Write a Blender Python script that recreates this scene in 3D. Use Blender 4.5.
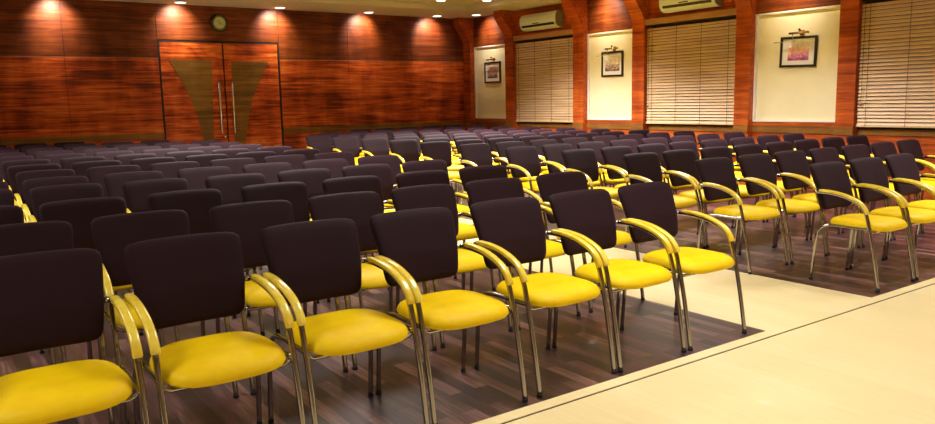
import bpy, bmesh, math, random
from mathutils import Vector, Matrix

random.seed(7)
S = bpy.context.scene
for o in list(bpy.data.objects):
    bpy.data.objects.remove(o)
COL = S.collection

# ------------------------------------------------------------------ camera
cam_d = bpy.data.cameras.new('camera')
cam_d.sensor_width = 36.0
cam_d.lens = 770.97 / 935 * 36.0
cam = bpy.data.objects.new('camera', cam_d)
COL.objects.link(cam)
R_ = Vector((0.816223, -0.577338, -0.021476))
U_ = Vector((0.100090, 0.104697, 0.989455))
F_ = Vector((0.569001, 0.809765, -0.143242))
M = Matrix(((R_.x, U_.x, -F_.x), (R_.y, U_.y, -F_.y), (R_.z, U_.z, -F_.z))).to_4x4()
M.translation = (0, 0, 1.4034)
cam.matrix_world = M
S.camera = cam

# ------------------------------------------------------------------ world, light, exposure
w = bpy.data.worlds.new('world')
S.world = w
w.use_nodes = True
w.node_tree.nodes['Background'].inputs[0].default_value = (0.10, 0.13, 0.2, 1)
w.node_tree.nodes['Background'].inputs[1].default_value = 0.25
S.view_settings.view_transform = 'Standard'
S.view_settings.look = 'None'
S.view_settings.gamma = 1
S.view_settings.use_curve_mapping = False
S.view_settings.exposure = 0.18


def area(name, loc, sx, sy, power, col=(1, 0.955, 0.89), rot=(0, 0, 0), spread=math.pi):
    l = bpy.data.lights.new(name, 'AREA')
    l.shape = 'RECTANGLE'
    l.size = sx
    l.size_y = sy
    l.energy = power
    l.color = col
    l.spread = spread
    o = bpy.data.objects.new(name, l)
    o.location = loc
    o.rotation_euler = rot
    COL.objects.link(o)
    return o


# added area fill in place of the hall's unseen downlights (all above the frame)
for gx, kx in ((-1.5, 0.8), (3.2, 0.9), (7.9, 1.5)):
    for gy, p in ((-1.2, 20), (2.6, 30), (6.4, 62), (10.2, 122)):
        area('ceiling_fill_light', (gx, gy, 3.3), 1.2, 1.2, p * 1.75 * kx, spread=math.radians(125))

# ------------------------------------------------------------------ materials


def mat(name, base=(0.8, 0.8, 0.8), rough=0.5, metal=0.0, spec=0.5, coat=0.0, emis=None, es=1.0, sheen=0.0):
    m = bpy.data.materials.new(name)
    m.use_nodes = True
    b = m.node_tree.nodes['Principled BSDF']
    b.inputs['Base Color'].default_value = (*base, 1)
    b.inputs['Roughness'].default_value = rough
    b.inputs['Metallic'].default_value = metal
    b.inputs['Specular IOR Level'].default_value = spec
    b.inputs['Coat Weight'].default_value = coat
    b.inputs['Sheen Weight'].default_value = sheen
    if emis:
        b.inputs['Emission Color'].default_value = (*emis, 1)
        b.inputs['Emission Strength'].default_value = es
    return m


def nodes_of(m):
    return m.node_tree.nodes, m.node_tree.links, m.node_tree.nodes['Principled BSDF']


def ramp(N, stops):
    r = N.new('ShaderNodeValToRGB')
    e = r.color_ramp.elements
    while len(e) < len(stops):
        e.new(0.5)
    for i, (p, c) in enumerate(stops):
        e[i].position = p
        e[i].color = (*c, 1)
    return r


def mapped(N, L, scale, rot=(0, 0, 0)):
    t = N.new('ShaderNodeTexCoord')
    mp = N.new('ShaderNodeMapping')
    mp.inputs['Scale'].default_value = scale
    mp.inputs['Rotation'].default_value = rot
    L.new(t.outputs['Object'], mp.inputs['Vector'])
    return mp.outputs[0]


def noise(N, L, vec, scale=1, detail=6, rough=0.6, dist=0.0):
    n = N.new('ShaderNodeTexNoise')
    n.inputs['Scale'].default_value = scale
    n.inputs['Detail'].default_value = detail
    n.inputs['Roughness'].default_value = rough
    n.inputs['Distortion'].default_value = dist
    L.new(vec, n.inputs['Vector'])
    return n.outputs['Fac']


def math_n(N, L, op, a, b, c=None):
    n = N.new('ShaderNodeMath')
    n.operation = op
    for i, v in enumerate((a, b, c)):
        if v is None:
            continue
        if isinstance(v, (int, float)):
            n.inputs[i].default_value = v
        else:
            L.new(v, n.inputs[i])
    return n.outputs[0]


def wood(name, axis='X', stops=None, rough=0.48, grain=26.0, coat=0.0, spec=0.3, figure=1.0):
    """horizontal-grained veneer; axis = direction of the grain"""
    m = mat(name, rough=rough, coat=coat, spec=spec)
    N, L, b = nodes_of(m)
    lo = 0.9
    sc = {'X': (lo, grain, grain), 'Y': (grain, lo, grain), 'Z': (grain, grain, lo)}[axis]
    v = mapped(N, L, sc)
    n1 = noise(N, L, v, 1.0, 8, 0.65, 0.4)
    sc2 = {'X': (0.7, 3.2, 3.2), 'Y': (3.2, 0.7, 3.2), 'Z': (3.2, 3.2, 0.7)}[axis]
    n2 = noise(N, L, mapped(N, L, sc2), figure, 4, 0.6, 1.2)
    sc3 = {'X': (3.0, 1.2, 0.8), 'Y': (1.2, 3.0, 0.8), 'Z': (1, 1, 2)}[axis]
    n3 = noise(N, L, mapped(N, L, sc3), 1.0, 3, 0.5, 0.3)
    s = math_n(N, L, 'MULTIPLY', n1, 0.55)
    s = math_n(N, L, 'MULTIPLY_ADD', n2, 0.40, s)
    s = math_n(N, L, 'MULTIPLY_ADD', n3, 0.25, s)
    s = math_n(N, L, 'SUBTRACT', s, 0.10)
    r = ramp(N, stops)
    L.new(s, r.inputs[0])
    L.new(r.outputs[0], b.inputs['Base Color'])
    bm_ = N.new('ShaderNodeBump')
    bm_.inputs['Strength'].default_value = 0.08
    bm_.inputs['Distance'].default_value = 0.002
    L.new(n1, bm_.inputs['Height'])
    L.new(bm_.outputs[0], b.inputs['Normal'])
    return m


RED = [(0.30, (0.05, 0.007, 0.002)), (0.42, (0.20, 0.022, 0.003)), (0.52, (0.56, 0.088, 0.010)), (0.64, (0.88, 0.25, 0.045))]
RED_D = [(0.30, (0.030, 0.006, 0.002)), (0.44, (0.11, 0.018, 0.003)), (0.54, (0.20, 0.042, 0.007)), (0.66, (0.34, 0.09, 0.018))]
OLV = [(0.30, (0.08, 0.040, 0.007)), (0.48, (0.20, 0.095, 0.015)), (0.66, (0.34, 0.18, 0.035))]
MT = {}
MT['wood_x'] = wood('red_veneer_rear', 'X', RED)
MT['wood_x_shaded'] = wood('shaded_red_veneer_rear', 'X', RED_D)  # upper rear panels: shade towards the ceiling put into the veneer colour
MT['wood_door'] = wood('red_veneer_door', 'X', RED, figure=1.7)
MT['wood_y'] = wood('red_veneer_side', 'Y', [(0.30, (0.12, 0.016, 0.004)), (0.45, (0.34, 0.055, 0.008)), (0.56, (0.54, 0.11, 0.015)), (0.68, (0.70, 0.19, 0.035))])
MT['wood_yd'] = wood('dark_red_veneer_side', 'Y', RED_D)
MT['olive_x'] = wood('olive_veneer_rear', 'X', OLV, rough=0.5, coat=0.0)
MT['olive_y'] = wood('olive_veneer_side', 'Y', [(0.30, (0.13, 0.05, 0.010)), (0.48, (0.22, 0.09, 0.018)), (0.66, (0.34, 0.15, 0.035))], rough=0.5, coat=0.0)
MT['pelmet'] = wood('pelmet_wood', 'Y', [(0.3, (0.28, 0.12, 0.05)), (0.6, (0.50, 0.26, 0.13))])
MT['groove'] = mat('dark_groove', (0.012, 0.005, 0.004), 0.7)
MT['inlay_strip'] = mat('pale_inlay_strip', (0.45, 0.30, 0.24), 0.35, metal=0.4)
MT['cream'] = mat('cream_paint', (0.86, 0.79, 0.55), 0.7, spec=0.2)
N, L, b = nodes_of(MT['cream'])
r = ramp(N, [(0.35, (0.84, 0.76, 0.50)), (0.65, (0.88, 0.82, 0.58))])
L.new(noise(N, L, mapped(N, L, (1, 1, 1)), 1.5, 3), r.inputs[0])
L.new(r.outputs[0], b.inputs['Base Color'])
MT['white_trim'] = mat('white_trim', (0.82, 0.80, 0.74), 0.4)
MT['ceiling'] = mat('ceiling_paint', (0.62, 0.55, 0.42), 0.8, spec=0.2)
MT['plain_wall'] = mat('plain_wall', (0.55, 0.42, 0.28), 0.8, spec=0.2)
MT['chrome'] = mat('chrome', (0.40, 0.375, 0.36), 0.10, metal=1.0)
MT['steel'] = mat('brushed_steel', (0.75, 0.74, 0.72), 0.25, metal=1.0)
MT['rubber'] = mat('black_rubber', (0.012, 0.012, 0.013), 0.6)
MT['black_plastic'] = mat('black_plastic', (0.015, 0.014, 0.015), 0.4)
MT['brass'] = mat('brass', (0.55, 0.34, 0.10), 0.25, metal=1.0)
MT['ac_white'] = mat('ac_white_plastic', (0.74, 0.80, 0.86), 0.35)
MT['ac_cap_reflect'] = mat('ac_cap_reflection', (0.30, 0.27, 0.24), 0.4)  # brownish reflection on the end caps put into their colour
MT['glass'] = mat('window_glass', (0.9, 0.95, 0.95), 0.02)
MT['glass'].node_tree.nodes['Principled BSDF'].inputs['Transmission Weight'].default_value = 1
MT['lamp_glow'] = mat('lamp_glow', (1, 1, 1), 0.5, emis=(1, 0.93, 0.85), es=5.0)

# yellow upholstery
m = mat('yellow_upholstery', (0.78, 0.50, 0.006), 0.55, spec=0.2)
N, L, b = nodes_of(m)
n1 = noise(N, L, mapped(N, L, (1, 1, 1)), 6, 3)
r = ramp(N, [(0.3, (0.81, 0.53, 0.001)), (0.7, (0.90, 0.65, 0.002))])
L.new(n1, r.inputs[0])
L.new(r.outputs[0], b.inputs['Base Color'])
bp = N.new('ShaderNodeBump')
bp.inputs['Strength'].default_value = 0.15
bp.inputs['Distance'].default_value = 0.002
L.new(noise(N, L, mapped(N, L, (1, 1, 1)), 60, 4), bp.inputs['Height'])
L.new(bp.outputs[0], b.inputs['Normal'])
MT['yellow'] = m
m = mat('yellow_arm_pad', (0.80, 0.60, 0.06), 0.25, spec=0.7, coat=0.4)
N, L, b = nodes_of(m)
r = ramp(N, [(0.35, (0.78, 0.56, 0.030)), (0.65, (0.90, 0.74, 0.10))])
L.new(noise(N, L, mapped(N, L, (14, 14, 14)), 1, 4), r.inputs[0])
L.new(r.outputs[0], b.inputs['Base Color'])
MT['pad'] = m
# aubergine fabric
m = mat('aubergine_fabric', (0.017, 0.0062, 0.0095), 0.65, spec=0.10, sheen=0.04)
N, L, b = nodes_of(m)
b.inputs['Sheen Roughness'].default_value = 0.6
b.inputs['Sheen Tint'].default_value = (0.85, 0.5, 0.8, 1)
bp = N.new('ShaderNodeBump')
bp.inputs['Strength'].default_value = 0.25
bp.inputs['Distance'].default_value = 0.001
L.new(noise(N, L, mapped(N, L, (1, 1, 1)), 350, 2), bp.inputs['Height'])
L.new(bp.outputs[0], b.inputs['Normal'])
MT['fabric'] = m

# blind slats
m = mat('blind_slat_wood', (0.5, 0.3, 0.16), 0.4)
N, L, b = nodes_of(m)
n1 = noise(N, L, mapped(N, L, (25, 1.2, 25)), 1, 5)
r = ramp(N, [(0.35, (0.66, 0.42, 0.21)), (0.65, (0.88, 0.65, 0.42))])
L.new(n1, r.inputs[0])
L.new(r.outputs[0], b.inputs['Base Color'])
MT['slat'] = m


def plank_floor(name, pw, pl, cols, rough, mortar, joint, bump=0.1, coat=0.3, vary=0.36):
    """planks running along world Y"""
    m = mat(name, rough=rough, coat=coat)
    N, L, b = nodes_of(m)
    v = mapped(N, L, (1, 1, 1), (0, 0, math.pi / 2))
    br = N.new('ShaderNodeTexBrick')
    br.offset = 0.37
    br.inputs['Scale'].default_value = 1
    br.inputs['Brick Width'].default_value = pl
    br.inputs['Row Height'].default_value = pw
    br.inputs['Mortar Size'].default_value = mortar
    br.inputs['Mortar Smooth'].default_value = 0.2
    br.inputs['Color1'].default_value = (0, 0, 0, 1)
    br.inputs['Color2'].default_value = (1, 1, 1, 1)
    br.inputs['Mortar'].default_value = (0.5, 0.5, 0.5, 1)
    L.new(v, br.inputs['Vector'])
    g = noise(N, L, mapped(N, L, (40, 2.5, 1)), 1, 7, 0.65, 0.3)
    s = math_n(N, L, 'MULTIPLY', g, 0.62)
    s = math_n(N, L, 'MULTIPLY_ADD', br.outputs['Color'], vary, s)
    r = ramp(N, cols)
    L.new(s, r.inputs[0])
    mx = N.new('ShaderNodeMixRGB')
    mx.inputs[2].default_value = (*joint, 1)
    L.new(br.outputs['Fac'], mx.inputs[0])
    L.new(r.outputs[0], mx.inputs[1])
    L.new(mx.outputs[0], b.inputs['Base Color'])
    bp = N.new('ShaderNodeBump')
    bp.inputs['Strength'].default_value = bump
    bp.inputs['Distance'].default_value = 0.002
    L.new(g, bp.inputs['Height'])
    L.new(bp.outputs[0], b.inputs['Normal'])
    return m


MT['floor_dark'] = plank_floor('dark_plum_planks', 0.075, 0.55,
                               [(0.25, (0.010, 0.004, 0.005)), (0.42, (0.040, 0.015, 0.019)), (0.58, (0.11, 0.045, 0.050)), (0.72, (0.26, 0.135, 0.12))],
                               0.32, 0.0012, (0.012, 0.006, 0.006), coat=0.08)
MT['floor_light'] = plank_floor('cream_planks', 0.16, 1.3,
                                [(0.1, (0.78, 0.63, 0.33)), (0.5, (0.85, 0.74, 0.44)), (0.9, (0.90, 0.82, 0.54))],
                                0.30, 0.0004, (0.77, 0.64, 0.36), bump=0.04, coat=0.15, vary=0.16)

# ------------------------------------------------------------------ mesh helpers


def link(name, bm, m, parent=None, smooth=False, mats=None):
    me = bpy.data.meshes.new(name)
    bmesh.ops.recalc_face_normals(bm, faces=bm.faces)
    bm.to_mesh(me)
    bm.free()
    if smooth:
        me.polygons.foreach_set('use_smooth', [True] * len(me.polygons))
    for x in (mats or [m]):
        me.materials.append(x)
    o = bpy.data.objects.new(name, me)
    COL.objects.link(o)
    if parent:
        o.parent = parent
    return o


def box(bm, x0, x1, y0, y1, z0, z1, bevel=0.0):
    g = bmesh.ops.create_cube(bm, size=1)
    for v in g['verts']:
        v.co = Vector(((x0 + x1) / 2 + v.co.x * (x1 - x0), (y0 + y1) / 2 + v.co.y * (y1 - y0), (z0 + z1) / 2 + v.co.z * (z1 - z0)))
    if bevel:
        es = set()
        for v in g['verts']:
            es.update(v.link_edges)
        bmesh.ops.bevel(bm, geom=list(es), offset=bevel, segments=2, affect='EDGES', profile=0.6)


def box_obj(name, b6, m, parent=None, bevel=0.0, kind=None):
    bm = bmesh.new()
    box(bm, *b6, bevel=bevel)
    o = link(name, bm, m, parent)
    if kind:
        o['kind'] = kind
    return o


def smooth_path(pts, sub=5):
    P = [Vector(p) for p in pts]
    out = []
    n = len(P)
    for i in range(n - 1):
        p0 = P[max(i - 1, 0)]
        p1, p2 = P[i], P[i + 1]
        p3 = P[min(i + 2, n - 1)]
        for k in range(sub):
            t = k / sub
            out.append(0.5 * ((2 * p1) + (p2 - p0) * t + (2 * p0 - 5 * p1 + 4 * p2 - p3) * t * t + (3 * p1 - p0 - 3 * p2 + p3) * t ** 3))
    out.append(P[-1])
    return out


def sweep(bm, path, sec, side=Vector((1, 0, 0)), scale=None):
    """sweep closed section (list of (a,b)) along path; a along side, b along normal"""
    rings = []
    n = len(path)
    for i, p in enumerate(path):
        t = (path[min(i + 1, n - 1)] - path[max(i - 1, 0)]).normalized()
        sd = (side - t * side.dot(t))
        sd = sd.normalized() if sd.length > 1e-6 else Vector((0, 1, 0))
        nn = sd.cross(t).normalized()
        k = scale[i] if scale else 1
        rings.append([bm.verts.new(p + sd * a * k + nn * b_ * k) for a, b_ in sec])
    m_ = len(sec)
    for i in range(n - 1):
        for j in range(m_):
            bm.faces.new((rings[i][j], rings[i][(j + 1) % m_], rings[i + 1][(j + 1) % m_], rings[i + 1][j]))
    bm.faces.new(rings[0][::-1])
    bm.faces.new(rings[-1])


def circ(r, n=10):
    return [(r * math.cos(2 * math.pi * i / n), r * math.sin(2 * math.pi * i / n)) for i in range(n)]


def sup(a, b_, n=14, e=3.0):
    o = []
    for i in range(n):
        t = 2 * math.pi * i / n
        c, s = math.cos(t), math.sin(t)
        o.append((a * math.copysign(abs(c) ** (2 / e), c), b_ * math.copysign(abs(s) ** (2 / e), s)))
    return o


def lathe(bm, prof, n=24, M_=None):
    """prof list of (r,z)"""
    rings = []
    for r_, z in prof:
        rings.append([bm.verts.new((r_ * math.cos(2 * math.pi * i / n), r_ * math.sin(2 * math.pi * i / n), z)) for i in range(n)])
    for i in range(len(rings) - 1):
        for j in range(n):
            bm.faces.new((rings[i][j], rings[i][(j + 1) % n], rings[i + 1][(j + 1) % n], rings[i + 1][j]))
    bm.faces.new(rings[0])
    bm.faces.new(rings[-1])
    if M_:
        bmesh.ops.transform(bm, matrix=M_, verts=bm.verts)


def empty(name, loc, rz=0):
    o = bpy.data.objects.new(name, None)
    o.empty_display_size = 0.1
    o.location = loc
    o.rotation_euler = (0, 0, rz)
    COL.objects.link(o)
    return o


def tag(o, label, cat, group=None):
    o['label'] = label
    o['category'] = cat
    if group:
        o['group'] = group
    return o


def prism(bm, poly, axis, a, b_):
    """extrude a polygon of 2-D points. axis 'Y': points are (x,z); axis 'X': (y,z)"""
    def P(p, t):
        return (p[0], t, p[1]) if axis == 'Y' else (t, p[0], p[1])
    lo = [bm.verts.new(P(p, a)) for p in poly]
    hi = [bm.verts.new(P(p, b_)) for p in poly]
    n = len(poly)
    for i in range(n):
        bm.faces.new((lo[i], lo[(i + 1) % n], hi[(i + 1) % n], hi[i]))
    bm.faces.new(lo[::-1])
    bm.faces.new(hi)


# ------------------------------------------------------------------ the room
YW = 14.85      # rear wall face
XW = 10.53      # window wall panel face
XL, YF = -5.5, -3.5
ZC = 3.25       # soffit
ZT = 3.36       # raised ceiling
TRIM_Y0, TRIM_Y1 = 2.545, 2.62

# floor
box_obj('floor', (XL, XW + 0.3, YF, YW + 0.3, -0.10, 0.0), MT['floor_light'], kind='structure')
box_obj('floor_dark_left', (XL, 4.004, TRIM_Y1, YW, 0.0, 0.003), MT['floor_dark'], kind='structure')
box_obj('floor_dark_right', (5.236, XW, TRIM_Y1, YW, 0.0, 0.003), MT['floor_dark'], kind='structure')
t_ = box_obj('trim_1', (XL, XW, TRIM_Y0, TRIM_Y1, 0.0, 0.006), MT['floor_light'], kind='structure')
box_obj('trim_2', (XL, XW, TRIM_Y0 - 0.004, TRIM_Y0, 0.0, 0.002), MT['groove'], kind='structure')

# ceiling: raised field + perimeter soffit, one structure object
bm = bmesh.new()
box(bm, XL, XW + 0.3, YF, YW + 0.3, ZT, ZT + 0.1)
c = link('ceiling', bm, MT['ceiling'])
c['kind'] = 'structure'
bm = bmesh.new()
SW = 1.35
box(bm, XL, XW + 0.3, YW - SW, YW + 0.3, ZC, ZT)
box(bm, XW - 0.95, XW + 0.3, YF, YW - SW, ZC, ZT)
c = link('ceiling_soffit', bm, MT['ceiling'])
c['kind'] = 'structure'

# plain walls outside the picture
box_obj('wall_left', (XL - 0.1, XL, YF, YW + 0.3, 0, ZT), MT['plain_wall'], kind='structure')
box_obj('wall_front', (XL, XW + 0.3, YF - 0.1, YF, 0, ZT), MT['plain_wall'], kind='structure')

# rear wall (with the door opening)
DX0, DX1, DZ = 3.66, 5.96, 2.59
RAIL0, RAIL1 = 0.835, 0.935
SEAM = 2.285
bm = bmesh.new()
box(bm, XL, DX0 - 0.0, YW + 0.02, YW + 0.2, 0, ZT)
box(bm, DX1, XW + 0.3, YW + 0.02, YW + 0.2, 0, ZT)
box(bm, DX0, DX1, YW + 0.02, YW + 0.2, DZ, ZT)
o = link('wall_rear', bm, MT['groove'])
o['kind'] = 'structure'
G = 0.004
xs_left = [XL, -3.6, -0.85, 2.13, DX0]
xs_right = [DX1, 7.47, 9.0, 10.56]


def panel_row(name, xs, z0, z1, m, off=0.0):
    for i in range(len(xs) - 1):
        o = box_obj(name, (xs[i] + G, xs[i + 1] - G, YW - off, YW + 0.02, z0, z1), m)
        o['kind'] = 'structure'
        # vary the veneer by shifting each leaf's own grain
        me = o.data


for xs in (xs_left, xs_right):
    panel_row('trim_lower_panel', xs, 0.0, RAIL0, MT['wood_x'])
    panel_row('trim_middle_panel', xs, RAIL1, SEAM - 0.006, MT['wood_x'])
    panel_row('trim_upper_panel', xs, SEAM + 0.008, ZC, MT['wood_x_shaded'])
    box_obj('trim_rail', (xs[0], xs[-1], YW - 0.015, YW + 0.02, RAIL0, RAIL1), MT['olive_x'], kind='structure')
    box_obj('trim_seam_strip', (xs[0], xs[-1], YW - 0.002, YW + 0.02, SEAM - 0.004, SEAM + 0.003), MT['inlay_strip'], kind='structure')
box_obj('trim_over_door', (DX0 + G, DX1 - G, YW, YW + 0.02, DZ + 0.03, ZC), MT['wood_x_shaded'], kind='structure')
# door frame
bm = bmesh.new()
box(bm, DX0, DX0 + 0.03, YW + 0.008, YW + 0.1, 0, DZ + 0.02)
box(bm, DX1 - 0.03, DX1, YW + 0.008, YW + 0.1, 0, DZ + 0.02)
box(bm, DX0 + 0.03, DX1 - 0.03, YW + 0.008, YW + 0.1, DZ - 0.01, DZ + 0.02)
box(bm, DX0, DX1, YW + 0.1, YW + 0.2, 0, DZ + 0.02)  # dark backing added behind the leaves to keep their gap dark
o = link('trim_door_frame', bm, MT['groove'])
o['kind'] = 'structure'

# double door
door = empty('door_1', ((DX0 + DX1) / 2, YW + 0.03, 0))
door['kind'] = 'structure'
DM = 4.845


def arc_pts(p0, p1, bulge, n=14):
    """curve between two (x,z) points bulging sideways"""
    out = []
    for i in range(n + 1):
        t = i / n
        x = p0[0] + (p1[0] - p0[0]) * t
        z = p0[1] + (p1[1] - p0[1]) * t
        out.append((x + bulge * math.sin(math.pi * t), z))
    return out


dl = Vector(door.location)


def dlocal(bm):
    bmesh.ops.translate(bm, vec=-dl, verts=bm.verts)


for sgn in (-1, 1):
    bm = bmesh.new()
    if sgn < 0:
        box(bm, DX0 + 0.035, DM - 0.012, YW + 0.012, YW + 0.05, 0.01, DZ - 0.015, 0.003)
    else:
        box(bm, DM + 0.012, DX1 - 0.035, YW + 0.012, YW + 0.05, 0.01, DZ - 0.015, 0.003)
    dlocal(bm)
    leaf = link('door_leaf', bm, MT['wood_door'], door)
    # hourglass inlay half
    if sgn < 0:
        outer = arc_pts((3.83, 2.26), (4.38, 0.70), 0.10)
        inner = [(4.56, 0.55), (4.62, 2.26)]
        poly = outer + [(4.40, 0.3), (4.56, 0.3)] + inner
    else:
        outer = arc_pts((5.73, 2.24), (5.18, 0.70), -0.10)
        inner = [(4.965, 0.55), (4.99, 2.24)]
        poly = outer + [(5.16, 0.3), (4.965, 0.3)] + inner
    bm = bmesh.new()
    prism(bm, poly, 'Y', YW + 0.006, YW + 0.014)
    dlocal(bm)
    link('door_inlay', bm, MT['olive_x'], leaf)
    # long pull handle with two stand-offs
    hx = 4.705 if sgn < 0 else 4.955
    bm = bmesh.new()
    sweep(bm, [Vector((hx, YW - 0.075, 0.88)), Vector((hx, YW - 0.075, 1.84))], circ(0.021, 12))
    for hz in (1.02, 1.66):
        sweep(bm, [Vector((hx, YW - 0.075, hz)), Vector((hx, YW + 0.013, hz))], circ(0.011, 10))
    dlocal(bm)
    link('door_handle', bm, MT['steel'], leaf, smooth=True)
    if sgn > 0:
        bm = bmesh.new()
        lathe(bm, [(0.03, 0), (0.03, 0.012), (0.012, 0.014), (0.012, 0.03)], 16,
              Matrix.Translation((4.79, YW + 0.012, 0.80)) @ Matrix.Rotation(math.pi / 2, 4, 'X'))
        dlocal(bm)
        link('door_lock', bm, MT['steel'], leaf, smooth=True)

# ---- window wall
PIL = [(14.58, 14.85), (13.02, 13.29), (10.89, 11.17), (9.37, 9.65), (7.26, 7.52), (5.61, 5.87), (3.46, 3.77), (1.96, 2.26)]
PANELS = [(13.29, 14.58), (9.65, 10.89), (5.87, 7.26), (2.26, 3.46)]
WINS = [(11.17, 13.02), (7.52, 9.37), (3.77, 5.61)]
PX = XW - 0.12       # pilaster face
WZ0, WZ1 = 0.93, 2.62
# backing wall with window openings
bm = bmesh.new()
ys = [YF] + sorted(sum([list(wn) for wn in WINS], [])) + [YW + 0.3]
XB = XW + 0.05
for i in range(0, len(ys), 2):
    box(bm, XB, XB + 0.16, ys[i], ys[i + 1], 0, ZT)
for (a, b_) in WINS:
    box(bm, XB, XB + 0.16, a, b_, 0, WZ0 - 0.02)
    box(bm, XB, XB + 0.16, a, b_, WZ1 + 0.02, ZT)
o = link('wall_right', bm, MT['wood_yd'])
o['kind'] = 'structure'
for (a, b_) in PANELS:
    box_obj('trim_lower_panel', (XW, XB, a, b_, 0.0, 0.82), MT['wood_y'], kind='structure')
    box_obj('trim_rail', (XW - 0.015, XB, a, b_, 0.82, 0.93), MT['olive_y'], kind='structure')
    box_obj('trim_niche_sill', (XW, XB, a, b_, 0.93, 0.985), MT['wood_y'], kind='structure')
    box_obj('trim_upper_panel', (XW, XB, a, b_, 2.60, ZC), MT['wood_yd'], kind='structure')
    # cream niche and its white edging
    box_obj('trim_cream_panel', (XW + 0.03, XB, a + 0.02, b_ - 0.0, 0.985, 2.60), MT['cream'], kind='structure')
    bm = bmesh.new()
    box(bm, XW - 0.004, XW + 0.03, a, b_, 0.985, 1.012)
    box(bm, XW - 0.004, XW + 0.03, a, b_, 2.575, 2.60)
    box(bm, XW - 0.004, XW + 0.03, a, a + 0.02, 1.012, 2.575)
    box(bm, XW - 0.004, XW + 0.03, b_ - 0.035, b_, 1.012, 2.575)
    o = link('trim_niche_edging', bm, MT['white_trim'])
    o['kind'] = 'structure'
for (a, b_) in WINS:
    box_obj('trim_lower_panel', (XW, XB, a, b_, 0.0, 0.82), MT['wood_y'], kind='structure')
    box_obj('trim_rail', (XW - 0.015, XB, a, b_, 0.82, WZ0 - 0.03), MT['olive_y'], kind='structure')
    box_obj('trim_over_window', (XW + 0.01, XB, a, b_, WZ1 + 0.10, ZC), MT['wood_y'], kind='structure')
    box_obj('trim_window_pelmet', (PX + 0.012, XB, a, b_, WZ1, WZ1 + 0.10), MT['pelmet'], kind='structure', bevel=0.004)
    box_obj('trim_window_sill', (XW - 0.01, XB + 0.1, a, b_, WZ0 - 0.03, WZ0 - 0.012), MT['groove'], kind='structure')


def corbel_poly(xf, depth=0.29, z0=2.66, z1=ZC):
    """profile in (x,z): pilaster face xf, swooping into the room up at the ceiling"""
    pts = []
    H_ = z1 - z0
    for i in range(15):
        t = i / 14
        # S-curve, hollow below and bellied above
        s = t * t * (3 - 2 * t)
        pts.append((xf - depth * s, z0 + (H_ - 0.05) * t))
    pts.append((xf - depth, z1))
    return pts


for i, (a, b_) in enumerate(PIL):
    bm = bmesh.new()
    poly = [(XB, 0.0), (PX, 0.0)] + corbel_poly(PX) + [(XB, ZC)]
    prism(bm, poly, 'Y', a, b_)
    o = link('trim_pilaster', bm, MT['wood_y'])
    o['kind'] = 'structure'
    box_obj('trim_rail', (PX - 0.012, PX, a, b_, 0.82, 0.93), MT['olive_y'], kind='structure')
    box_obj('trim_pilaster_seam', (PX - 0.0012, PX, a, b_, 2.262, 2.268), MT['groove'], kind='structure')

# windows behind the blinds
for n, (a, b_) in enumerate(WINS):
    wn = empty('window_%d' % (n + 1), (XB + 0.1, (a + b_) / 2, WZ0))
    wn['kind'] = 'structure'
    wl = Vector(wn.location)
    bm = bmesh.new()
    x0, x1 = XB + 0.06, XB + 0.11
    z0, z1 = WZ0 - 0.012, WZ1 + 0.02
    box(bm, x0, x1, a, a + 0.06, z0, z1)
    box(bm, x0, x1, b_ - 0.06, b_, z0, z1)
    box(bm, x0, x1, a + 0.06, b_ - 0.06, z0, z0 + 0.06)
    box(bm, x0, x1, a + 0.06, b_ - 0.06, z1 - 0.06, z1)
    box(bm, x0, x1, (a + b_) / 2 - 0.03, (a + b_) / 2 + 0.03, z0 + 0.06, z1 - 0.06)
    bmesh.ops.translate(bm, vec=-wl, verts=bm.verts)
    link('window_frame', bm, MT['groove'], wn)
    bm = bmesh.new()
    box(bm, XB + 0.082, XB + 0.088, a + 0.05, b_ - 0.05, z0 + 0.05, z1 - 0.05)
    bmesh.ops.translate(bm, vec=-wl, verts=bm.verts)
    link('window_pane', bm, MT['glass'], wn)

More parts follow.
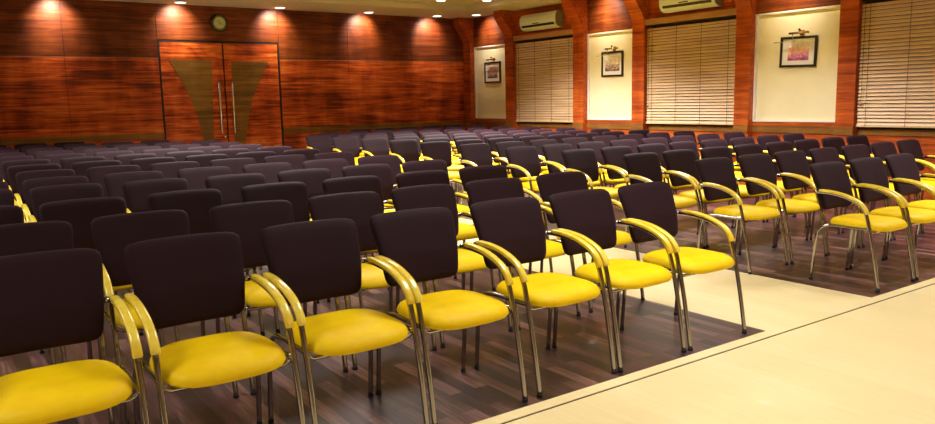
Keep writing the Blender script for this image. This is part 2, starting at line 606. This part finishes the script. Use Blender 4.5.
# blinds
BL = ['tan wooden slat blind in the window under the air conditioner nearest the double door',
      'tan wooden slat blind between the second and third framed pictures from the corner',
      'tan wooden slat blind at the right edge, nearest the front of the hall']
for n, (a, b_) in enumerate(WINS):
    bl = tag(empty('window_blind', (XW - 0.05, (a + b_) / 2, WZ0)), BL[n], 'blind', 'wooden window blinds')
    o0 = Vector(bl.location)
    a2, b2 = a + 0.035, b_ - 0.012
    bm = bmesh.new()
    rg = random.Random(n + 3)
    z = WZ0 + 0.045
    k = 0
    while z < WZ1 - 0.03:
        tilt = math.radians(60 + rg.uniform(-3.5, 3.5))
        w2 = 0.0245
        dz1, dz2 = rg.uniform(-0.003, 0.003), rg.uniform(-0.003, 0.003)
        sec = []
        for (p, q) in ((-w2, -0.0012), (w2, -0.0012), (w2, 0.0012), (0, 0.0030), (-w2, 0.0012)):
            sec.append((p * math.cos(tilt) - q * math.sin(tilt), p * math.sin(tilt) + q * math.cos(tilt)))
        lo = [bm.verts.new((XW - 0.05 + s_[0], a2, z + dz1 + s_[1])) for s_ in sec]
        mi = [bm.verts.new((XW - 0.05 + s_[0], (a2 + b2) / 2, z - abs(dz1) * 0.6 + s_[1])) for s_ in sec]
        hi = [bm.verts.new((XW - 0.05 + s_[0], b2, z + dz2 + s_[1])) for s_ in sec]
        for A, B in ((lo, mi), (mi, hi)):
            for j in range(5):
                bm.faces.new((A[j], A[(j + 1) % 5], B[(j + 1) % 5], B[j]))
        bm.faces.new(lo)
        bm.faces.new(hi)
        z += 0.0490
        k += 1
    bmesh.ops.translate(bm, vec=-o0, verts=bm.verts)
    link('slats', bm, MT['slat'], bl)
    bm = bmesh.new()
    box(bm, XW - 0.075, XW - 0.028, a2, b2, WZ0, WZ0 + 0.022, 0.004)
    bmesh.ops.translate(bm, vec=-o0, verts=bm.verts)
    link('bottom_rail', bm, MT['slat'], bl)
    bm = bmesh.new()
    box(bm, XW - 0.068, XW - 0.022, a2, b2, WZ1 - 0.02, WZ1 - 0.001, 0.003)
    bmesh.ops.translate(bm, vec=-o0, verts=bm.verts)
    link('head_rail', bm, MT['groove'], bl)
    for f_ in (0.07, 0.36, 0.64, 0.93):
        yy = a2 + (b2 - a2) * f_
        bm = bmesh.new()
        sweep(bm, [Vector((XW - 0.078, yy, WZ0 + 0.01)), Vector((XW - 0.078, yy, WZ1 - 0.03))], circ(0.0028, 6))
        bmesh.ops.translate(bm, vec=-o0, verts=bm.verts)
        link('ladder_cord', bm, MT['groove'], bl)
    # pull cord with a bead
    yy = b2 - 0.06
    bm = bmesh.new()
    sweep(bm, [Vector((XW - 0.088, yy, WZ0 + 0.32)), Vector((XW - 0.083, yy, WZ1 - 0.03))], circ(0.0028, 6))
    bmesh.ops.translate(bm, vec=-o0, verts=bm.verts)
    pc = link('pull_cord', bm, MT['groove'], bl)
    bm = bmesh.new()
    lathe(bm, [(0.003, 0.05), (0.010, 0.035), (0.014, 0.01), (0.009, 0.0)], 12, Matrix.Translation(Vector((XW - 0.09, yy, WZ0 + 0.28)) - o0))
    link('cord_tassel', bm, MT['brass'], pc, smooth=True)

# ------------------------------------------------------------------ downlights
DLS = [(2.02, YW - 0.36), (4.02, YW - 0.36), (5.88, YW - 0.36), (7.80, YW - 0.36), (9.48, YW - 0.36), (10.16, 13.97), (10.1, 10.35), (10.1, 6.6)]
DLL = ['recessed downlight above the rear wall left of the door, above the frame edge',
       'round recessed downlight in the soffit above the left end of the double door',
       'round recessed downlight in the soffit just right of the wall clock',
       'round recessed downlight in the rear soffit, third from the clock end',
       'round recessed downlight in the rear soffit, last before the corner corbel',
       'round recessed downlight in the corner soffit above the first framed picture',
       'recessed downlight above the second framed picture, out past the top edge',
       'recessed downlight above the third framed picture, out past the top edge']


def make_downlight():
    r0 = empty('downlight', (0, 0, 0))
    bm = bmesh.new()
    lathe(bm, [(0.115, 0.0), (0.115, -0.008), (0.104, -0.014), (0.095, -0.008), (0.095, 0.0)], 28)
    link('trim_ring', bm, MT['white_trim'], r0, smooth=True)
    bm = bmesh.new()
    lathe(bm, [(0.094, -0.003), (0.088, -0.010), (0.04, -0.018), (0.002, -0.020)], 24)
    link('lens', bm, MT['lamp_glow'], r0, smooth=True)
    return r0


spot_d = bpy.data.lights.new('downlight_beam', 'SPOT')
spot_d.energy = 130
spot_d.color = (1, 0.86, 0.66)
spot_d.spot_size = math.radians(98)
spot_d.spot_blend = 1.0
spot_d.shadow_soft_size = 0.05
spot_w = spot_d.copy()
spot_w.energy = 85
d0 = make_downlight()
for i, (x, y) in enumerate(DLS):
    if i == 0:
        d_ = d0
    else:
        d_ = d0.copy()
        COL.objects.link(d_)
        for ch in d0.children:
            if ch.type == 'MESH':
                c_ = ch.copy()
                COL.objects.link(c_)
                c_.parent = d_
    d_.location = (x, y, ZC)
    tag(d_, DLL[i], 'ceiling light', 'recessed downlights in the soffit')
for i, (x, y) in enumerate(DLS):
    so = bpy.data.objects.new('downlight_beam', spot_d if i < 5 else spot_w)
    so.location = (x, y, ZC - 0.03)
    # lamp bodies are tipped a little towards their wall
    tgt = Vector((x, YW, 2.93)) if i < 5 else Vector((XW, y, 2.90))
    dv = tgt - Vector((x, y, ZC - 0.03))
    so.rotation_euler = dv.to_track_quat('-Z', 'Y').to_euler()
    COL.objects.link(so)

# lamps set in the raised field, just at the top of the frame
for i, (x, y, lb) in enumerate([(8.54, 12.9, 'round surface lamp on the raised ceiling above the fourth rear downlight'),
                                (9.36, 12.5, 'round surface lamp on the raised ceiling nearest the corner corbel')]):
    t = tag(empty('ceiling_lamp', (x, y, ZT)), lb, 'ceiling light', 'lamps on the raised ceiling')
    bm = bmesh.new()
    lathe(bm, [(0.11, 0.0), (0.11, -0.02), (0.095, -0.026), (0.09, -0.02)], 28)
    link('trim_ring', bm, MT['white_trim'], t, smooth=True)
    bm = bmesh.new()
    lathe(bm, [(0.088, -0.02), (0.07, -0.028), (0.03, -0.032), (0.002, -0.033)], 24)
    link('lens', bm, MT['lamp_glow'], t, smooth=True)

# ------------------------------------------------------------------ wall clock
ck = tag(empty('wall_clock', (4.80, YW, 2.945)), 'round wall clock with olive rim and pale green dial above the double door', 'clock')
RX = Matrix.Rotation(math.pi / 2, 4, 'X')
bm = bmesh.new()
lathe(bm, [(0.165, 0.0), (0.165, 0.03), (0.150, 0.045), (0.135, 0.040)], 40, RX)
link('case', bm, mat('clock_case', (0.02, 0.016, 0.01), 0.3, metal=0.5), ck, smooth=True)
bm = bmesh.new()
lathe(bm, [(0.138, 0.040), (0.132, 0.050), (0.108, 0.044), (0.100, 0.038)], 40, RX)
link('rim', bm, mat('clock_rim', (0.17, 0.16, 0.02), 0.3, metal=0.3), ck, smooth=True)
bm = bmesh.new()
lathe(bm, [(0.106, 0.030), (0.106, 0.0425), (0.002, 0.043)], 40, RX)
link('dial', bm, mat('clock_dial', (0.55, 0.62, 0.28), 0.6), ck)
for ang, ln, wd in ((math.radians(128), 0.062, 0.005), (math.radians(-28), 0.075, 0.0035)):
    bm = bmesh.new()
    d1 = Vector((math.cos(ang), 0, math.sin(ang)))
    n1 = Vector((-d1.z, 0, d1.x))
    vs = [Vector((0, -0.047, 0)) + n1 * wd - d1 * 0.012, Vector((0, -0.047, 0)) - n1 * wd - d1 * 0.012, Vector((0, -0.047, 0)) + d1 * ln - n1 * wd * 0.4, Vector((0, -0.047, 0)) + d1 * ln + n1 * wd * 0.4]
    f_ = bm.faces.new([bm.verts.new(v) for v in vs])
    ex = bmesh.ops.extrude_face_region(bm, geom=[f_])
    bmesh.ops.translate(bm, vec=(0, 0.002, 0), verts=[v for v in ex['geom'] if isinstance(v, bmesh.types.BMVert)])
    link('hand', bm, MT['black_plastic'], ck)
for k in range(12):
    ang = k * math.pi / 6 + 0.26
    bm = bmesh.new()
    lathe(bm, [(0.006, 0), (0.006, 0.003), (0.003, 0.006)], 10, Matrix.Translation((0.148 * math.cos(ang), -0.044, 0.148 * math.sin(ang))) @ RX)
    link('rim_glint', bm, MT['steel'], ck, smooth=True)  # small steel dots added for the reflections around the rim

# ------------------------------------------------------------------ air conditioners


def make_ac():
    """long axis along Y, wall at x=0, room towards -x, origin bottom centre at the wall"""
    r0 = empty('air_conditioner', (0, 0, 0))
    Ln = 0.56
    prof = [(0.0, 0.0), (-0.09, 0.0), (-0.165, 0.035), (-0.205, 0.10), (-0.215, 0.17), (-0.205, 0.25), (-0.175, 0.30), (-0.12, 0.325), (0.0, 0.325)]
    bm = bmesh.new()
    prism(bm, prof, 'Y', -Ln + 0.012, Ln - 0.012)
    es = [e for e in bm.edges if len(e.link_faces) == 2 and e.calc_face_angle() < 1.2]
    link('body', bm, MT['ac_white'], r0)
    for s_ in (-1, 1):
        bm = bmesh.new()
        sc = [(p[0] * 1.0 - (0.004 if p[0] < -0.05 else 0), p[1]) for p in prof]
        a, b_ = sorted((s_ * (Ln - 0.012), s_ * Ln))
        prism(bm, sc, 'Y', a, b_)
        link('end_cap', bm, MT['ac_cap_reflect'], r0)
    # front panel skin
    fp = [(-0.209, 0.112), (-0.221, 0.17), (-0.211, 0.252), (-0.180, 0.305), (-0.172, 0.30), (-0.203, 0.25), (-0.213, 0.17), (-0.203, 0.112)]
    bm = bmesh.new()
    prism(bm, fp, 'Y', -Ln + 0.005, Ln - 0.03)
    link('front_panel', bm, MT['ac_white'], r0)
    # dark air slot
    sl = [(-0.150, 0.030), (-0.168, 0.0385), (-0.206, 0.100), (-0.200, 0.104), (-0.145, 0.034)]
    sl = [(-0.165, 0.040), (-0.176, 0.045), (-0.209, 0.100), (-0.200, 0.103)]
    bm = bmesh.new()
    prism(bm, sl, 'Y', -Ln + 0.07, Ln - 0.07)
    link('air_slot', bm, MT['black_plastic'], r0)
    # louvre flap
    fl = [(-0.168, 0.026), (-0.205, 0.052), (-0.201, 0.058), (-0.164, 0.032)]
    bm = bmesh.new()
    prism(bm, fl, 'Y', -Ln + 0.05, Ln - 0.05)
    link('louvre', bm, MT['ac_white'], r0)
    bm = bmesh.new()
    box(bm, -0.218, -0.208, -0.05, 0.14, 0.112, 0.130, 0.004)
    link('display', bm, MT['black_plastic'], r0)
    return r0


ac = make_ac()
ac.location = (XW + 0.01, 12.13, 2.79)
tag(ac, 'white wall air conditioner above the blind nearest the corner and double door', 'air conditioner', 'wall air conditioners')
ac2 = ac.copy()
COL.objects.link(ac2)
for ch in ac.children:
    c_ = ch.copy()
    COL.objects.link(c_)
    c_.parent = ac2
ac2.location = (XW + 0.01, 8.43, 2.79)
ac2['label'] = 'white wall air conditioner cut by the top edge, above the middle blind'

# ------------------------------------------------------------------ framed pictures with picture lamps


def print_mat(name, seed, c_dark, c_mid, c_pale):
    m = mat(name, rough=0.55)
    N, L, b = nodes_of(m)
    t = N.new('ShaderNodeTexCoord')
    sep = N.new('ShaderNodeSeparateXYZ')
    L.new(t.outputs['Object'], sep.inputs[0])
    mp = N.new('ShaderNodeMapping')
    mp.inputs['Location'].default_value = (seed, seed * 2.3, seed)
    mp.inputs['Scale'].default_value = (10, 17, 26)
    L.new(t.outputs['Object'], mp.inputs[0])
    n1 = noise(N, L, mp.outputs[0], 1.0, 5, 0.7)
    # roofs and trees thicken towards the bottom of the drawing, the sky stays pale
    s = math_n(N, L, 'MULTIPLY_ADD', sep.outputs['Z'], 1.9, n1)
    r = ramp(N, [(0.22, c_dark), (0.36, c_mid), (0.52, c_pale), (0.70, (0.90, 0.86, 0.84))])
    L.new(s, r.inputs[0])
    L.new(r.outputs[0], b.inputs['Base Color'])
    return m


PRINTS = [
    (13.92, 0.58, 2.01, 0.46, 0.36, ((0.03, 0.03, 0.03), (0.24, 0.15, 0.12), (0.62, 0.45, 0.38)), 'dark-framed town print on the yellowish panel nearest the hall corner'),
    (10.26, 0.54, 2.01, 0.46, 0.36, ((0.05, 0.03, 0.04), (0.30, 0.18, 0.16), (0.75, 0.58, 0.52)), 'dark-framed print on the middle cream panel, pale sky above dark roofs'),
    (6.55, 0.575, 2.00, 0.44, 0.33, ((0.25, 0.03, 0.22), (0.55, 0.15, 0.45), (0.85, 0.42, 0.30)), 'dark-framed pink and purple print on the rightmost, largest cream panel'),
]
WHITE = mat('picture_mount', (0.86, 0.83, 0.80), 0.6)
FRM = mat('picture_frame_black', (0.018, 0.012, 0.010), 0.35)
XP = XW + 0.03
for n, (yc, wd, zc, ht, iw, cols, lb) in enumerate(PRINTS):
    pf = tag(empty('framed_picture', (XP, yc, zc)), lb, 'picture', 'framed pictures on the cream panels')
    hw, hh, fw_ = wd / 2, ht / 2, 0.034
    bm = bmesh.new()
    for (a, b_, c_, d_) in ((-hw, hw, -hh, -hh + fw_), (-hw, hw, hh - fw_, hh), (-hw, -hw + fw_, -hh + fw_, hh - fw_), (hw - fw_, hw, -hh + fw_, hh - fw_)):
        box(bm, -0.028, -0.001, a, b_, c_, d_)
    link('frame', bm, FRM, pf)
    bm = bmesh.new()
    box(bm, -0.014, -0.002, -hw + fw_, hw - fw_, -hh + fw_, hh - fw_)
    mo = link('mount', bm, WHITE, pf)
    bm = bmesh.new()
    ih = ht * 0.27
    box(bm, -0.016, -0.0142, -iw / 2, iw / 2, -ih - 0.005, ih - 0.005)
    link('print', bm, print_mat('town_print_%d' % n, 3.7 * n + 1.3, *cols), mo)
    pf.rotation_euler = (math.radians((0.0, 0.3, 1.3)[n]), 0, 0)
    # picture lamp
    pl = tag(empty('picture_lamp', (XP, yc - 0.045, zc + hh + 0.045)), ['small brass picture lamp over the dark town print nearest the corner', 'small brass picture lamp over the middle framed print', 'small brass picture lamp over the pink and purple print'][n], 'lamp', 'brass picture lamps')
    bm = bmesh.new()
    box(bm, -0.012, -0.001, -0.035, 0.035, -0.03, 0.04, 0.004)
    link('wall_plate', bm, MT['brass'], pl)
    bm = bmesh.new()
    sweep(bm, smooth_path([(-0.01, 0, 0.015), (-0.05, 0, 0.04), (-0.075, 0, 0.03), (-0.09, 0, 0.005)]), circ(0.006, 8), side=Vector((0, 1, 0)))
    link('arm', bm, MT['brass'], pl, smooth=True)
    bm = bmesh.new()
    sweep(bm, [Vector((-0.09, -0.15, 0.0)), Vector((-0.09, 0.15, 0.0))], sup(0.022, 0.016, 12, 2.5), side=Vector((1, 0, 0)))
    link('lamp_shade', bm, MT['brass'], pl, smooth=True)
    bm = bmesh.new()
    lathe(bm, [(0.004, -0.0), (0.016, 0.008), (0.018, 0.02), (0.008, 0.035)], 12, Matrix.Translation((-0.08, 0, 0.028)))
    link('knob', bm, MT['black_plastic'], pl, smooth=True)
    bm = bmesh.new()
    yy = 0.10
    sweep(bm, [Vector((-0.09, yy, -0.01)), Vector((-0.08, yy, -0.09)), Vector((-0.06, yy - 0.01, -0.115))], circ(0.007, 8), side=Vector((0, 1, 0)))
    sweep(bm, [Vector((-0.06, yy - 0.03, -0.115)), Vector((-0.06, yy + 0.32, -0.115))], circ(0.005, 8))
    link('swing_rod', bm, MT['steel'], pl, smooth=True)

# ------------------------------------------------------------------ the chair
AX = 0.250          # half spacing of the side tubes
S0 = 0.27           # front foot sits at local y = -S0 ; s runs backwards
TR = 0.0125


def sy(s):
    return s - S0


def back_surface(x, z):
    """centre line depth s of the backrest"""
    t = (z - 0.67) / 0.19
    s = 0.510 + 0.078 * t if t > 0 else 0.510 + 0.040 * t
    return s - 0.020 * (abs(x) / 0.235) ** 2.2


def make_backrest(parent):
    zc, hh = 0.695, 0.170
    wt, wb = 0.240, 0.200

    def outline(k, n=48, r=0.055):
        pts = []
        # rounded rectangle, scaled by k about the centre
        for i in range(n):
            t = 2 * math.pi * (i + 0.5) / n
            t += 0.30 * math.sin(4 * t + math.pi) * -0.28
            c_, s_ = math.cos(t), math.sin(t)
            e = 11.0
            rr = (abs(c_) ** e + abs(s_) ** e) ** (-1 / e)
            u, v = rr * c_ * k, rr * s_ * k
            hw = wb + (wt - wb) * ((v + 1) / 2) ** 0.8
            crown = 0.006 * (1 - u * u) * max(v, 0)
            pts.append((u * hw, zc + v * hh + crown))
        return pts
    rings = [(0.12, 0.026), (0.35, 0.026), (0.6, 0.0258), (0.8, 0.0245), (0.90, 0.0215), (0.955, 0.0160), (0.988, 0.0085), (1.0, 0.0),
             (0.990, -0.0085), (0.96, -0.0150), (0.91, -0.0180), (0.8, -0.0195), (0.5, -0.02), (0.2, -0.02)]
    bm = bmesh.new()
    R = []
    for k, dn in rings:
        R.append([bm.verts.new((x, sy(back_surface(x, z) - dn), z)) for x, z in outline(k)])
    n = len(R[0])
    for i in range(len(R) - 1):
        for j in range(n):
            bm.faces.new((R[i][j], R[i][(j + 1) % n], R[i + 1][(j + 1) % n], R[i + 1][j]))
    for ring, dn in ((R[0], 0.026), (R[-1], -0.02)):
        cv = bm.verts.new((0, sy(back_surface(0, zc) - dn), zc))
        for j in range(n):
            bm.faces.new((ring[j], ring[(j + 1) % n], cv))
    return link('backrest', bm, MT['fabric'], parent, smooth=True)


def make_seat(parent):
    bm = bmesh.new()
    s_f, s_b = 0.000, 0.450
    yc = sy((s_f + s_b) / 2)
    hl = (s_b - s_f) / 2
    hw = 0.236
    z0 = 0.439

    def outline(k, n=44):
        pts = []
        for i in range(n):
            t = 2 * math.pi * (i + 0.5) / n
            c_, s_ = math.cos(t), math.sin(t)
            e = 3.6
            rr = (abs(c_) ** e + abs(s_) ** e) ** (-1 / e)
            u, v = rr * c_ * k, rr * s_ * k
            wx = hw * (1.0 - 0.07 * max(v, 0) - 0.02 * max(-v, 0))
            pts.append((u * wx, yc + v * hl, v))
        return pts

    def drop(v):        # waterfall front edge and slight dish
        return -0.012 * max(0, -v - 0.35) ** 1.6 / 0.5 + 0.006 * max(0, v)
    rings = [(0.10, 0.043), (0.3, 0.0435), (0.55, 0.0435), (0.75, 0.040), (0.87, 0.033), (0.94, 0.024), (0.985, 0.010), (1.0, -0.004),
             (0.985, -0.012), (0.94, -0.018), (0.88, -0.020), (0.6, -0.021), (0.2, -0.021)]
    R = [[bm.verts.new((x, y, z0 + dz + drop(v))) for x, y, v in outline(k)] for k, dz in rings]
    n = len(R[0])
    for i in range(len(R) - 1):
        for j in range(n):
            bm.faces.new((R[i][j], R[i][(j + 1) % n], R[i + 1][(j + 1) % n], R[i + 1][j]))
    for ring, dz in ((R[0], 0.043), (R[-1], -0.021)):
        cv = bm.verts.new((0, yc, z0 + dz))
        for j in range(n):
            bm.faces.new((ring[j], ring[(j + 1) % n], cv))
    return link('seat', bm, MT['yellow'], parent, smooth=True)


ARM = [(0.0, 0.012), (0.022, 0.15), (0.052, 0.31), (0.085, 0.45), (0.118, 0.552), (0.175, 0.612), (0.285, 0.652), (0.40, 0.668), (0.492, 0.668)]


def make_chair():
    r0 = empty('conference_chair', (0, 0, 0))
    make_seat(r0)
    make_backrest(r0)
    for sg in (-1, 1):
        x = sg * AX
        path = smooth_path([(x, sy(s), z) for s, z in ARM], 5)
        # the arm tube turns in at the back to grip the backrest edge
        path += [Vector((x - sg * 0.004, sy(0.502), 0.668)), Vector((x - sg * 0.018, sy(0.508), 0.668)), Vector((x - sg * 0.035, sy(0.510), 0.668))]
        bm = bmesh.new()
        sweep(bm, path, circ(TR, 10), side=Vector((0, 0, 1)) if False else Vector((1, 0, 0)))
        leg = link('leg', bm, MT['chrome'], r0, smooth=True)
        bm = bmesh.new()
        lathe(bm, [(0.0140, 0.0), (0.0146, 0.003), (0.0140, 0.014), (0.0128, 0.016)], 12, Matrix.Translation((x, sy(0.0), 0.0)))
        link('foot_cap', bm, MT['rubber'], leg, smooth=True)
        # armrest pad
        ap = smooth_path([(x, sy(s), z) for s, z in ((0.112, 0.535), (0.124, 0.562), (0.150, 0.594), (0.185, 0.6175), (0.240, 0.6395), (0.30, 0.6555), (0.38, 0.667), (0.465, 0.6695))], 3)
        off = []
        for i, p in enumerate(ap):
            t = (ap[min(i + 1, len(ap) - 1)] - ap[max(i - 1, 0)]).normalized()
            nrm = Vector((0, -t.z, t.y))
            off.append(p + nrm * 0.013)
        bm = bmesh.new()
        nn = len(off)
        scl = [1.0] * nn
        scl[0], scl[-1] = 0.86, 0.84
        sweep(bm, off, sup(0.0178, 0.0115, 14, 3.2), scale=scl)
        link('armrest', bm, MT['pad'], r0, smooth=True)
        # rear leg with the side rail under the seat
        bm = bmesh.new()
        rl = smooth_path([(x * 0.985, sy(0.082), 0.432), (x * 0.96, sy(0.20), 0.428), (x * 0.96, sy(0.34), 0.430), (x * 0.97, sy(0.42), 0.418), (x * 0.985, sy(0.465), 0.375), (x, sy(0.482), 0.31), (x, sy(0.495), 0.16), (x, sy(0.508), 0.012)], 4)
        sweep(bm, rl, circ(0.0115, 10))
        leg = link('leg', bm, MT['chrome'], r0, smooth=True)
        bm = bmesh.new()
        lathe(bm, [(0.0130, 0.0), (0.0136, 0.003), (0.0130, 0.014), (0.0118, 0.016)], 12, Matrix.Translation((x, sy(0.508), 0.0)))
        link('foot_cap', bm, MT['rubber'], leg, smooth=True)
    bm = bmesh.new()
    for s_, z_ in ((0.095, 0.400),):
        sweep(bm, [Vector((-AX * 0.99, sy(s_ - 0.012), z_ + 0.022)), Vector((-AX * 0.84, sy(s_), z_)), Vector((AX * 0.84, sy(s_), z_)), Vector((AX * 0.99, sy(s_ - 0.012), z_ + 0.022))], circ(0.009, 8), side=Vector((0, 1, 0)))
    link('cross_bar', bm, MT['chrome'], r0, smooth=True)
    return r0


P_COL = 0.558
YB, PR = 3.2513, 0.8972
LX0, RX0 = 3.643, 5.5913
L_OFF = [0.017, 0.095, 0.056, 0.052, 0.081, 0.015, 0.027, 0.043, -0.023, -0.022, -0.015, 0.0, 0.0]
R_OFF = [0.103, -0.115, -0.040, 0.008, -0.041, -0.035, -0.038, -0.006, 0.029, -0.031, -0.081, 0.0, 0.0]
FRONT = {0: 3.617, 1: 3.070, 2: 2.525, 3: 1.937, 4: 1.396, 5: 0.846, 6: 0.290}
ORD = ['first', 'second', 'third', 'fourth', 'fifth', 'sixth', 'seventh', 'eighth', 'ninth', 'tenth', 'eleventh', 'twelfth', 'thirteenth',
       'fourteenth', 'fifteenth', 'sixteenth', 'seventeenth', 'eighteenth', 'nineteenth', 'twentieth', 'twenty-first', 'twenty-second']
S_TOP = 0.575


def project(x, y, z):
    v = Vector((x, y, z - 1.4034))
    d = v.dot(F_)
    return (467.5 + 770.97 * v.dot(R_) / d, 212 - 770.97 * v.dot(U_) / d, d)


proto = make_chair()
used = False
rj = random.Random(11)
TOPS = {0: 'aubergine-backed yellow chair'}


def place(x, ytop, rz, label, group, far):
    global used
    y = ytop - S_TOP + S0
    if not used:
        c_ = proto
        used = True
    else:
        c_ = proto.copy()
        COL.objects.link(c_)
        for ch in proto.children:
            p_ = ch.copy()
            COL.objects.link(p_)
            p_.parent = c_
            if not far:
                for g_ in ch.children:
                    q_ = g_.copy()
                    COL.objects.link(q_)
                    q_.parent = p_
    c_.location = (x, y, 0.003)
    c_.rotation_euler = (0, 0, rz)
    tag(c_, label, 'chair', group)


for k in range(13):
    yb = YB + k * PR
    # left block, columns counted from the central aisle
    for c_ in range(0, 22):
        if (k == 11 and c_ < 1) or (k == 12 and c_ < 3):
            continue
        x = LX0 - c_ * {2: 0.590, 3: 0.578, 4: 0.578}.get(k, P_COL) + L_OFF[k] - (0.055 if k == 1 and c_ > 0 else 0) - (0.02 if k == 1 and c_ > 4 else 0) + (0.045 if k == 2 and c_ > 5 else 0) + (0.024 if k == 3 and c_ > 5 else 0) + (0.020 if k == 4 and c_ > 5 else 0)
        if k == 0:
            if c_ not in FRONT:
                continue
            x = FRONT[c_]
        px, py, d = project(x + 0.3, yb, 0.7)
        if d < 0.8 or px < -25:
            continue
        jx, jy, rz = rj.uniform(-0.004, 0.004), rj.uniform(-0.010, 0.010), math.radians(rj.uniform(-0.7, 0.7))
        if k == 0:
            jx = jy = 0
        if k == 3 and c_ > 3:
            jy += 0.07 * (c_ - 3)
            rz *= 0.5
        i_ = c_ - {11: 1, 12: 3}.get(k, 0)
        who = 'aisle-end' if i_ == 0 else ORD[i_] + ' from the aisle'
        rown = 'front row' if k == 0 else ('rearmost row' if k == 12 else ORD[k] + ' row')
        if k == 0:
            lb = 'yellow aubergine-backed chair, %s in the front row left of the aisle' % (who,)
        else:
            lb = 'yellow aubergine-backed chair, %s in the %s left of the aisle' % (who, rown)
        place(x + jx, yb + jy, rz, lb, 'chairs in rows left of the aisle', k >= 4)
    for c_ in range(0, 8):
        if (k == 11 and c_ < 1) or (k == 12 and c_ < 3):
            continue
        x = RX0 + c_ * P_COL + R_OFF[k]
        if k == 0:
            x = RX0 + 0.075 + c_ * 0.556
        px, py, d = project(x - 0.3, yb - 0.5, 0.5)
        if px > 950:
            continue
        jx, jy, rz = rj.uniform(-0.004, 0.004), rj.uniform(-0.010, 0.010), math.radians(rj.uniform(-0.7, 0.7))
        i_ = c_ - {11: 1, 12: 3}.get(k, 0)
        who = 'aisle-end' if i_ == 0 else ('window-end' if c_ == 7 else ORD[i_] + ' from the aisle')
        rown = 'front row' if k == 0 else ('rearmost row' if k == 12 else ORD[k] + ' row')
        lb = 'yellow aubergine-backed chair, %s in the %s right of the aisle' % (who, rown)
        place(x + jx, yb + jy, rz, lb, 'chairs in rows right of the aisle', k >= 4)
